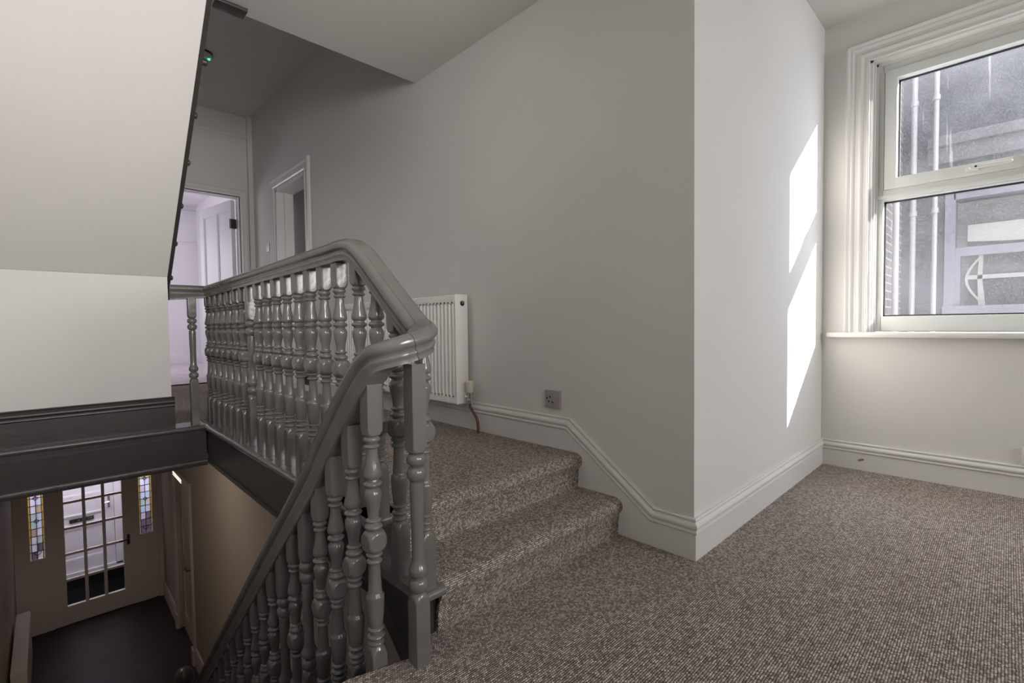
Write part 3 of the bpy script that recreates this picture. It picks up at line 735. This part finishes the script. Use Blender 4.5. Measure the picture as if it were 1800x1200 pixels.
obj('back_panel', BX(RX1-0.02, RX1, RY0+0.006, RY1-0.006, RZ0+0.004, RZ1-0.01, bevel=0.003), RADW, ra)
bm = bmesh.new()
box(bm, RX0+0.012, RX1, RY0+0.006, RY1-0.006, RZ1-0.012, RZ1-0.004)
for i in range(60): box(bm, RX0+0.018, RX1-0.006, RY0+0.03+i*0.0218, RY0+0.036+i*0.0218, RZ1-0.005, RZ1-0.001)
obj('top_grille', bm, RADW, ra)
for yy in (RY0, RY1): obj('end_panel', BX(RX0-0.002, RX1+0.002, yy-0.003, yy+0.003, RZ0-0.002, RZ1, bevel=0.0015), RADW, ra)
bm = bmesh.new(); Mx = Matrix.Translation((1.585, RY0-0.002, 0.967)) @ Matrix.Rotation(math.radians(90), 4, 'X')
lathe(bm, [(0, 0.014), (0.002, 0.014)], Mx); o_ = obj('vent_hole', bm, BLACK, ra)
bm = bmesh.new(); lathe(bm, [(0, 0.009), (0.006, 0.009), (0.008, 0.006)], Matrix.Translation((1.587, RY0-0.003, 0.972)) @ Matrix.Rotation(math.radians(90), 4, 'X'), seg=6)
obj('vent_plug', bm, BRASS, ra)
bm = bmesh.new(); VX, VY = 1.590, RY0-0.050
tube(bm, [(VX, RY0+0.003, 0.473), (VX, VY+0.012, 0.473)], 0.012, 14); tube(bm, [(VX, RY0-0.016, 0.473), (VX, RY0-0.030, 0.473)], 0.017, 6)
lathe(bm, [(0.440, 0.013), (0.452, 0.0165), (0.462, 0.0165), (0.464, 0.013), (0.490, 0.014), (0.494, 0.017), (0.503, 0.017)], Matrix.Translation((VX, VY, 0)), seg=16)
va = obj('valve', bm, CHROME, ra)
bm = bmesh.new(); lathe(bm, [(0.500, 0.018), (0.505, 0.0195), (0.540, 0.0205), (0.556, 0.0195), (0.560, 0.016)], Matrix.Translation((VX, VY, 0)), seg=28)
for k in range(14):
    t = 2*math.pi*k/14; bmesh.ops.transform(bm, matrix=Matrix.Identity(4), verts=[])
    c = (VX+0.0205*math.cos(t), VY+0.0205*math.sin(t)); box(bm, c[0]-0.0016, c[0]+0.0016, c[1]-0.0016, c[1]+0.0016, 0.526, 0.556)
obj('valve_head', bm, CREAM, va)
bm = tube(bmesh.new(), catmull([(VX, VY, 0.445), (VX, VY, 0.425), (VX+0.003, VY-0.022, 0.395), (VX+0.006, VY-0.045, 0.365), (VX+0.008, VY-0.052, 0.335), (VX+0.008, VY-0.055, 0.289)], 6), 0.0075, 12)
obj('pipe', bm, COPPER, ra)

# ------------------------------------------------------------------ sockets, switch, smoke alarms
def plate_x(name, x, yc_, zc, m, s=0.086, th=0.011): pass
so = thing('socket_outlet', (XW, 1.432, 0.512), 'single grey power socket above the stepped skirting', 'socket')
obj('plate', BX(XW-0.014, XW, 1.432-0.043, 1.432+0.043, 0.512-0.040, 0.512+0.040, bevel=0.0025), PLGREY, so)
def sv(u, v): return 1.432+0.043-0.086*u, 0.512-0.040+0.080*v
for u, v in ((0.375, 0.63), (0.16, 0.54), (0.28, 0.36), (0.54, 0.34)):
    bm = bmesh.new(); y, z = sv(u, v); lathe(bm, [(0, 0.0042), (0.001, 0.0042)], Matrix.Translation((XW-0.0137, y, z)) @ Matrix.Rotation(math.radians(-90), 4, 'Y'), seg=12); obj('pin_hole', bm, BLACK, so)
y, z = sv(0.80, 0.62); obj('rocker', BX(XW-0.0185, XW-0.013, y-0.009, y+0.009, z-0.014, z+0.014, bevel=0.002), PLGREY, so)
s2 = thing('socket_outlet', (XB, -0.095, 0.200), 'white power socket on the window wall just above the skirting', 'socket')
obj('plate', BX(XB-0.012, XB, -0.138, -0.052, 0.162, 0.238, bevel=0.0025), PLWHITE, s2)
obj('rocker', BX(XB-0.016, XB-0.011, -0.128, -0.112, 0.196, 0.222, bevel=0.002), PLWHITE, s2)
sw = thing('light_switch', (XW, 5.23, 1.66), 'small white light switch left of the dark side doorway', 'light switch')
obj('plate', BX(XW-0.012, XW, 5.187, 5.273, 1.617, 1.703, bevel=0.002), PLWHITE, sw)
obj('rocker', BX(XW-0.017, XW-0.011, 5.220, 5.240, 1.643, 1.677, bevel=0.002), PLWHITE, sw)
for (x, y, r, lab, led) in ((0.985, 4.60, 0.075, 'smoke alarm with a glowing green light on the dark ceiling', True), (1.12, 5.30, 0.065, 'plain round smoke alarm on the ceiling nearer the bedroom door', False)):
    t = thing('smoke_alarm', (x, y, ZC), lab, 'smoke alarm')
    bm = bmesh.new(); lathe(bm, [(-0.012, r), (0.0, r)], Matrix.Translation((x, y, ZC)), seg=32); obj('base', bm, IRON if led else PLWHITE, t)
    bm = bmesh.new(); lathe(bm, [(-0.042, r*0.55), (-0.040, r*0.7), (-0.030, r*0.9), (-0.011, r*0.94)], Matrix.Translation((x, y, ZC)), seg=32); obj('cover', bm, WALL, t)
    if led:
        bm = bmesh.new(); bmesh.ops.create_uvsphere(bm, u_segments=10, v_segments=8, radius=0.011, matrix=Matrix.Translation((x+0.043, y-0.02, ZC-0.043))); obj('indicator_light', bm, LED, t)

# ------------------------------------------------------------------ window
wn = thing('window_1', (XB+0.07, -0.05, 0.785), 'white plastic framed window with dirty glass in the bay', 'window', kind='structure')
wy0, wy1, wz0, wz1 = -0.66, 0.56, 0.785, 2.285
FX0, FX1 = XB+0.065, XB+0.135
gl0, gr0 = 0.500, -0.600          # lower glass left/right (y)
gl1, gr1 = 0.443, -0.543          # upper glass
bm = bmesh.new()
box(bm, FX0, FX1, gl0, wy1-0.005, wz0+0.005, 2.275, bevel=0.004); box(bm, FX0, FX1, wy0+0.005, gr0, wz0+0.005, 2.275, bevel=0.004)
box(bm, FX0, FX1, gr0-0.01, gl0+0.01, 2.215, 2.275, bevel=0.004); box(bm, FX0, FX1, gr0-0.01, gl0+0.01, wz0+0.005, 0.872, bevel=0.004)
box(bm, FX0, FX1, gr0-0.01, gl0+0.01, 1.514, 1.575, bevel=0.004)
box(bm, FX0-0.012, FX0+0.02, gr0-0.01, gl0+0.05, 1.522, 1.545, bevel=0.005)
obj('frame', bm, UPVC, wn)
sx0, sx1 = FX0-0.012, FX1-0.012
bm = bmesh.new()
box(bm, sx0, sx1, gl1, gl0-0.003, 1.572, 2.218, bevel=0.005); box(bm, sx0, sx1, gr0+0.003, gr1, 1.572, 2.218, bevel=0.005)
box(bm, sx0, sx1, gr1-0.005, gl1+0.005, 2.170, 2.218, bevel=0.005); box(bm, sx0, sx1, gr1-0.005, gl1+0.005, 1.572, 1.632, bevel=0.005)
sash = obj('sash', bm, UPVC, wn)
bm = BX(sx0-0.022, sx0, 0.118, 0.165, 1.590, 1.612, bevel=0.005); box(bm, sx0-0.034, sx0-0.018, 0.0, 0.150, 1.598, 1.614, bevel=0.006)
obj('handle', bm, PLWHITE, sash)
bm = bmesh.new(); lathe(bm, [(0, 0.005), (0.003, 0.005)], Matrix.Translation((sx0-0.034, 0.128, 1.607)) @ Matrix.Rotation(math.radians(-90), 4, 'Y'), seg=12); obj('keyhole', bm, BLACK, sash)
def gasket(bm, x, ya, yb, za, zb, w=0.006):
    box(bm, x, x+0.01, ya, yb, za, za+w); box(bm, x, x+0.01, ya, yb, zb-w, zb); box(bm, x, x+0.01, ya, ya+w, za, zb); box(bm, x, x+0.01, yb-w, yb, za, zb)
bm = bmesh.new(); gasket(bm, XB+0.105, gr1, gl1, 1.632, 2.170, 0.008); gasket(bm, XB+0.105, gr0, gl0, 0.872, 1.514, 0.008)
obj('gasket', bm, SEAL, wn)
bm = BX(XB+0.124, XB+0.126, gr1-0.01, gl1+0.01, 1.625, 2.178); obj('glass', bm, DIRTY, wn)
bm = BX(XB+0.124, XB+0.126, gr0-0.01, gl0+0.01, 0.865, 1.52); obj('glass', bm, DIRTY, wn)
# boxed lining of the reveal
bm = BX(XB, XB+0.07, wy1-0.018, wy1, wz0, wz1); box(bm, XB, XB+0.07, wy0, wy0+0.018, wz0, wz1); box(bm, XB, XB+0.07, wy0, wy1, wz1-0.018, wz1)
for dx in (0.018, 0.040): box(bm, XB+dx, XB+dx+0.010, wy1-0.026, wy1-0.016, wz0, wz1); 
box(bm, XB+0.052, XB+0.075, wy1-0.034, wy1-0.016, wz0, wz1); box(bm, XB+0.052, XB+0.075, wy0, wy1, wz1-0.03, wz1-0.016)
obj('lining', bm, TRIM, wn)
AP = [(0, 0), (0.014, 0), (0.024, -0.006), (0.030, -0.014), (0.026, -0.022), (0.020, -0.027), (0.022, -0.034), (0.018, -0.042), (0.012, -0.048), (0.012, -0.062), (0.018, -0.066), (0.022, -0.074), (0.018, -0.082), (0.013, -0.088), (0.013, -0.100), (0.018, -0.105), (0.018, -0.112), (0, -0.112)]
bm = moulding(bmesh.new(), [(-(wy1+0.107), wz0-0.002), (-(wy1+0.107), wz1+0.105), (-(wy0-0.107), wz1+0.105), (-(wy0-0.107), wz0-0.002)], [(d, v) for d, v in AP], tw)
obj('architrave', bm, TRIM, wn)
bm = BX(XB-0.050, XB+0.07, wy0-0.19, wy1+0.182, wz0-0.030, wz0, bevel=0.010)
obj('sill', bm, TRIM, wn)

# ------------------------------------------------------------------ outside the window
hb = thing('building', (6.7, 0, -1), 'dark rendered back of the neighbouring house outside the window', 'building')
XE = 6.5
obj('wall', wall_x(bmesh.new(), XE, XE+0.3, -2.6, 1.0, -3.0, 4.6, [(-0.95, 0.463, 0.90, 2.11)]), SLATE, hb)
bm = BX(XE-0.10, XE, -2.6, 0.60, 2.56, 2.66, bevel=0.01); box(bm, XE-0.05, XE, -2.6, 0.60, 2.40, 2.56, bevel=0.01)
obj('ledge', bm, STONE, hb)
bm = BX(XE-0.02, XE+0.12, 0.385, 0.463, 0.90, 2.11); box(bm, XE-0.02, XE+0.12, -0.95, -0.87, 0.90, 2.11); box(bm, XE-0.02, XE+0.12, -0.9, 0.4, 2.03, 2.11); box(bm, XE-0.04, XE+0.12, -1.0, 0.47, 0.88, 0.985)
box(bm, XE+0.03, XE+0.09, -0.9, 0.39, 1.475, 1.56); box(bm, XE+0.02, XE+0.08, 0.345, 0.39, 0.97, 1.5); box(bm, XE+0.02, XE+0.08, -0.28, -0.22, 0.97, 1.5)
wf = obj('window_frame', bm, MAUVE, hb)
obj('pane', BX(XE+0.10, XE+0.11, -0.9, 0.40, 0.95, 2.06), DGLASS, wf)
bm = bmesh.new()      # pale blind and inner frame showing behind the panes
pts = [(0.30-1.1*i/12, 1.62-0.035*math.sin(math.pi*i/12)) for i in range(13)]
prism(bm, [(0.30, 1.78)] + pts + [(-0.80, 1.78)], 'X', XE+0.085, XE+0.098)
box(bm, XE+0.085, XE+0.098, -0.25, 0.30, 1.245, 1.285)
for a, b in (((0.175, 0.99), (0.235, 1.49)),): prism(bm, [(0.165, 0.985), (0.215, 0.985), (0.225, 1.25), (0.215, 1.475), (0.185, 1.475), (0.19, 1.25)], 'X', XE+0.085, XE+0.097)
arcp = [(0.215+0.10*math.sin(math.pi*i/10), 1.03+0.43*i/10) for i in range(11)]
prism(bm, arcp + [(p[0]-0.022, p[1]) for p in arcp[::-1]], 'X', XE+0.084, XE+0.096)
obj('blind', bm, CURT, wf)
rb = prop(obj('brick_pier', BX(4.2, 6.49, 0.80, 1.2, -3.0, 4.6), BRICK, loc=(5.3, 1.0, -3)), 'sunlit brick return wall at the left edge of the view outside', 'brick wall')
for (x, y, r, lab) in ((5.35, 0.70, 0.023, 'white downpipe closest to the window glass outside'), (6.38, 0.70, 0.026, 'white downpipe in the angle of the outside walls'), (6.35, 0.53, 0.022, 'thin white downpipe nearest the mauve window outside')):
    bm = tube(bmesh.new(), [(x, y, -3.0), (x, y, 4.5)], r, 14)
    for zz in (0.6, 1.9, 3.0): tube(bm, [(x, y, zz), (x, y, zz+0.05)], r+0.008, 14)
    prop(obj('drainpipe', bm, PIPEW, loc=(x, y, -3.0)), lab, 'drainpipe', 'downpipes outside the window')
struct('ground_yard', BX(3.6, 12, -8, 3, -3.1, -3.0), STONE, 'yard below the window', 'ground')

# ------------------------------------------------------------------ hall below
YD = 8.2
bm = BX(1.08, 1.18, 1.36, 6.28, ZH, 0.02); box(bm, 1.08, 1.18, 1.05, 1.36, ZH, -0.13); box(bm, 1.08, 1.18, 7.12, YD+0.1, ZH, 0.06); box(bm, 1.08, 1.18, 6.28, 7.12, -0.93, 0.06); box(bm, 1.18, 1.22, 6.2, 7.2, ZH, 0.0)
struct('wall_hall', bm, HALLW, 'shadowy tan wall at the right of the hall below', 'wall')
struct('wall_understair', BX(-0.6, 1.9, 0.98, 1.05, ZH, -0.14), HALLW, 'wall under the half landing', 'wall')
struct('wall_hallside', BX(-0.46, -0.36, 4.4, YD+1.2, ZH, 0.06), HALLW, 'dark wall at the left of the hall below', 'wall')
# right-hand hall door with white architrave
th = lambda s, z, d: (1.08-d, s, z)
bm = moulding(bmesh.new(), [(6.19, ZH), (6.19, -0.84), (7.21, -0.84), (7.21, ZH)], [(0, 0), (0.018, 0), (0.026, -0.012), (0.026, -0.03), (0.016, -0.04), (0.016, -0.085), (0, -0.09)], th)
box(bm, 1.045, 1.08, 7.11, 7.215, ZH, ZH+0.18); box(bm, 1.045, 1.08, 6.185, 6.29, ZH, ZH+0.18)
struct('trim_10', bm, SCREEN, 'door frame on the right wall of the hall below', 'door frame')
dd = thing('door_4', (1.13, 6.7, ZH), 'closed panelled door on the right wall of the hall below', 'door', kind='structure')
bm = panel_door(0.83, 1.93, 0.04, [(0.10, 0.37, 0.95, 1.8), (0.46, 0.73, 0.95, 1.8), (0.10, 0.37, 0.2, 0.75), (0.46, 0.73, 0.2, 0.75)])
place_local(bm, (1.12, 7.115, ZH+0.005), math.radians(-90)); obj('leaf', bm, SCREEN, dd)
m_, nt_, N_, L_, b_ = new_mat('streak_emission'); b_.inputs['Base Color'].default_value = (0.8, 0.75, 0.68, 1); b_.inputs['Emission Color'].default_value = (1.0, 0.90, 0.80, 1); b_.inputs['Emission Strength'].default_value = 0.9
bm = BX(1.058, 1.066, 6.62, 7.12, -0.912, -0.890); box(bm, 1.058, 1.066, 6.62, 7.12, -0.932, -0.925)  # glowing strips added to show light caught on the door head
obj('light_streak', bm, m_, dd)
bm = bmesh.new(); tube(bm, [(1.10, 6.38, -1.87), (1.05, 6.38, -1.87), (1.045, 6.48, -1.87)], 0.010, 10); obj('door_handle', bm, IRON, dd)
bm = bmesh.new(); moulding(bm, [(1.9, ZH+0.2), (6.185, ZH+0.2)], [(0, 0), (0.012, 0), (0.02, -0.02), (0.02, -0.2), (0, -0.2)], th)
moulding(bm, [(7.215, ZH+0.2), (YD, ZH+0.2)], [(0, 0), (0.012, 0), (0.02, -0.02), (0.02, -0.2), (0, -0.2)], th)
struct('baseboard_hall', bm, SCREEN, 'skirting along the right wall of the hall below', 'skirting board')
# glazed screen: fixed surround with two leaded side lights and a fifteen pane door
SLL, SLR = (-0.228, -0.095, -0.72, -1.945), (0.832, 0.975, -0.72, -1.945)
dx0, dx1 = -0.035, 0.765
scr = wall_y(bmesh.new(), YD, YD+0.06, -0.36, 1.08, ZH, 0.02, [(SLL[0], SLL[1], SLL[3], SLL[2]), (dx0, dx1, ZH, -0.78), (SLR[0], SLR[1], SLR[3], SLR[2])])
box(scr, -0.36, -0.30, YD-0.03, YD, ZH, 0.0); box(scr, 1.03, 1.08, YD-0.03, YD, ZH, 0.0)
struct('wall_screen', scr, SCREEN, 'painted timber screen around the glazed hall door below', 'wall')
g = thing('door_2', (0.365, YD, ZH), 'fifteen-pane glazed inner door of the hall below', 'door', kind='structure')
gx0, gx1, gz0, gz1 = 0.083, 0.652, -2.635, -0.99
bm = BX(dx0, gx0, YD+0.005, YD+0.05, ZH+0.004, -0.78); box(bm, gx1, dx1, YD+0.005, YD+0.05, ZH+0.004, -0.78)
box(bm, gx0, gx1, YD+0.005, YD+0.05, ZH+0.006, gz0); box(bm, gx0, gx1, YD+0.005, YD+0.05, gz1, -0.78)
lf_ = obj('leaf', bm, SCREEN, g)
bm = bmesh.new()
for i in (1, 2): xx = gx0+(gx1-gx0)*i/3; box(bm, xx-0.016, xx+0.016, YD+0.008, YD+0.047, gz0, gz1)
for i in range(1, 5): zz = gz0+(gz1-gz0)*i/5; box(bm, gx0, gx1, YD+0.010, YD+0.045, zz-0.014, zz+0.014)
obj('glazing_bars', bm, SCREEN, g)
obj('glass', BX(gx0, gx1, YD+0.026, YD+0.030, gz0, gz1), CLEAR, g)
bm = BX(0.690, 0.722, YD-0.008, YD+0.006, -2.035, -1.90, bevel=0.003); tube(bm, [(0.706, YD, -1.955), (0.706, YD-0.045, -1.955), (0.60, YD-0.05, -1.955)], 0.009, 10)
obj('door_handle', bm, IRON, g)
def sidelight(name, S, label, seed):
    x0, x1, zt_, zb_ = S; rnd = random.Random(seed)
    t = thing(name, ((x0+x1)/2, YD+0.03, zb_), label, 'window', kind='structure')
    bm = bmesh.new(); bw = 0.017; y = YD+0.03; n = 13; rh = (zt_-zb_)/n; xm = (x0+x1)/2; ld = bmesh.new()
    def q(a, b, c, d, mi): box(bm, a, b, y, y+0.004, c, d, mi=mi)
    for r in range(n):
        za, zb2 = zb_+r*rh, zb_+(r+1)*rh
        q(x0, x0+bw, za, zb2, 6 if r > 1 else 5); q(x1-bw, x1, za, zb2, 6 if r > 1 else 5)
        for a, b in ((x0+bw, xm), (xm, x1-bw)): q(a, b, za, zb2, rnd.choice([0, 0, 1, 2, 3, 3, 3, 5, 0, 1, 3, 4, 0, 3] if r > 1 else [4, 4, 3]))
        box(ld, x0, x1, y-0.004, y+0.008, zb2-0.0035, zb2+0.0035)
    for xx in (x0+bw, xm, x1-bw): box(ld, xx-0.003, xx+0.003, y-0.004, y+0.008, zb_, zt_)
    for k in (5, 8):                # little clear diamonds where panes meet
        zc = zb_+k*rh; d = 0.026
        prism(bm, [(xm-d, zc), (xm, zc+d), (xm+d, zc), (xm, zc-d)], 'Y', y-0.006, y+0.010, mi=3)
        for a, b in (((xm-d, zc), (xm, zc+d)), ((xm, zc+d), (xm+d, zc)), ((xm+d, zc), (xm, zc-d)), ((xm, zc-d), (xm-d, zc))): tube(ld, [(a[0], y-0.006, a[1]), (b[0], y-0.006, b[1])], 0.004, 6)
    pts = [(xm+0.034*math.cos(math.radians(a)), y-0.003, zb_+rh+0.0+0.045*math.sin(math.radians(a))) for a in range(180, 361, 15)]
    tube(ld, pts, 0.004, 6)
    obj('stained_glass', bm, ST, t); obj('lead_lines', ld, LEAD, t)
sidelight('window_2', SLL, 'leaded stained glass strip left of the glazed hall door', 3)
sidelight('window_3', SLR, 'leaded stained glass strip right of the glazed hall door', 8)
# porch and white front door
bm = BX(-0.5, -0.4, YD+0.06, 9.4, ZH, 0.05); box(bm, 1.15, 1.25, YD+0.06, 9.4, ZH, 0.05); box(bm, -0.5, -0.12, 9.32, 9.42, ZH, 0.05); box(bm, 0.70, 1.25, 9.32, 9.42, ZH, 0.05); box(bm, -0.12, 0.70, 9.32, 9.42, -0.58, 0.05)
struct('wall_porch', bm, DOORW, 'white porch walls behind the glazed hall door', 'wall')
BMAT = mat('black_mat', (0.003, 0.003, 0.0035), 0.9); BMAT.node_tree.nodes['Principled BSDF'].inputs['Specular IOR Level'].default_value = 0.0
struct('floor_porch', BX(-0.5, 1.25, YD+0.07, 9.32, ZH, ZH+0.02), BMAT, 'black mat of the porch floor', 'floor')
struct('wall_light_block', BX(-0.12, 0.70, 9.36, 9.41, ZH, -0.58), BMAT, 'added black backing that blocks light behind the front door', 'wall')  # black sheet added to keep sky light out of the door gap
fd = thing('door_3', (0.283, 9.32, -2.63), 'white front door with letterplate behind the glazed hall door', 'door', kind='structure')
bm = panel_door(0.73, 2.03, 0.05, [(0.10, 0.63, 1.10, 1.85), (0.10, 0.63, 0.18, 0.62)]); place_local(bm, (-0.085, 9.30, -2.63), 0)
for (za, zb) in ((-1.83, -1.80), (-1.97, -1.94)): box(bm, 0.02, 0.55, 9.288, 9.302, za, zb, bevel=0.004)
obj('leaf', bm, DOORW, fd)
bm = BX(0.648, 0.72, 9.27, 9.33, -2.66, -0.56); box(bm, -0.16, -0.09, 9.27, 9.33, -2.66, -0.56); box(bm, -0.16, 0.72, 9.27, 9.33, -2.70, -2.635); obj('door_frame', bm, DOORW, fd)
bm = BX(0.150, 0.415, 9.285, 9.302, -1.915, -1.860, bevel=0.003); obj('letterplate', bm, IRON, fd)
bm = BX(0.24, 0.26, 9.280, 9.286, -1.896, -1.880); box(bm, 0.345, 0.40, 9.280, 9.286, -1.898, -1.876); obj('letterplate_mark', bm, CHROME, fd)
bm = BX(0.575, 0.603, 9.285, 9.302, -1.79, -1.60, bevel=0.003); tube(bm, [(0.589, 9.29, -1.70), (0.589, 9.25, -1.70), (0.50, 9.245, -1.70)], 0.009, 8); obj('door_handle', bm, CHROME, fd)
obj('threshold', BX(-0.2, 0.78, 9.24, 9.33, ZH+0.02, -2.70), BMAT, fd)
# hall radiator at the left
hr_ = thing('radiator', (-0.3, 7.0, ZH), 'white radiator low on the left wall of the hall below', 'radiator')
obj('panel', BX(-0.335, -0.225, 6.2, 7.5, ZH+0.12, ZH+0.62, bevel=0.004), SCREEN, hr_)
bm = bmesh.new(); tube(bm, [(-0.27, 7.5, ZH+0.17), (-0.27, 7.56, ZH+0.17)], 0.012, 10); lathe(bm, [(0, 0.014), (0.06, 0.014), (0.065, 0.020), (0.12, 0.020)], Matrix.Translation((-0.27, 7.57, ZH+0.14)), seg=14); obj('valve', bm, SCREEN, hr_)
bm = tube(bmesh.new(), [(-0.27, 7.57, ZH+0.145), (-0.27, 7.57, ZH)], 0.008, 10); obj('pipe', bm, COPPER, hr_)
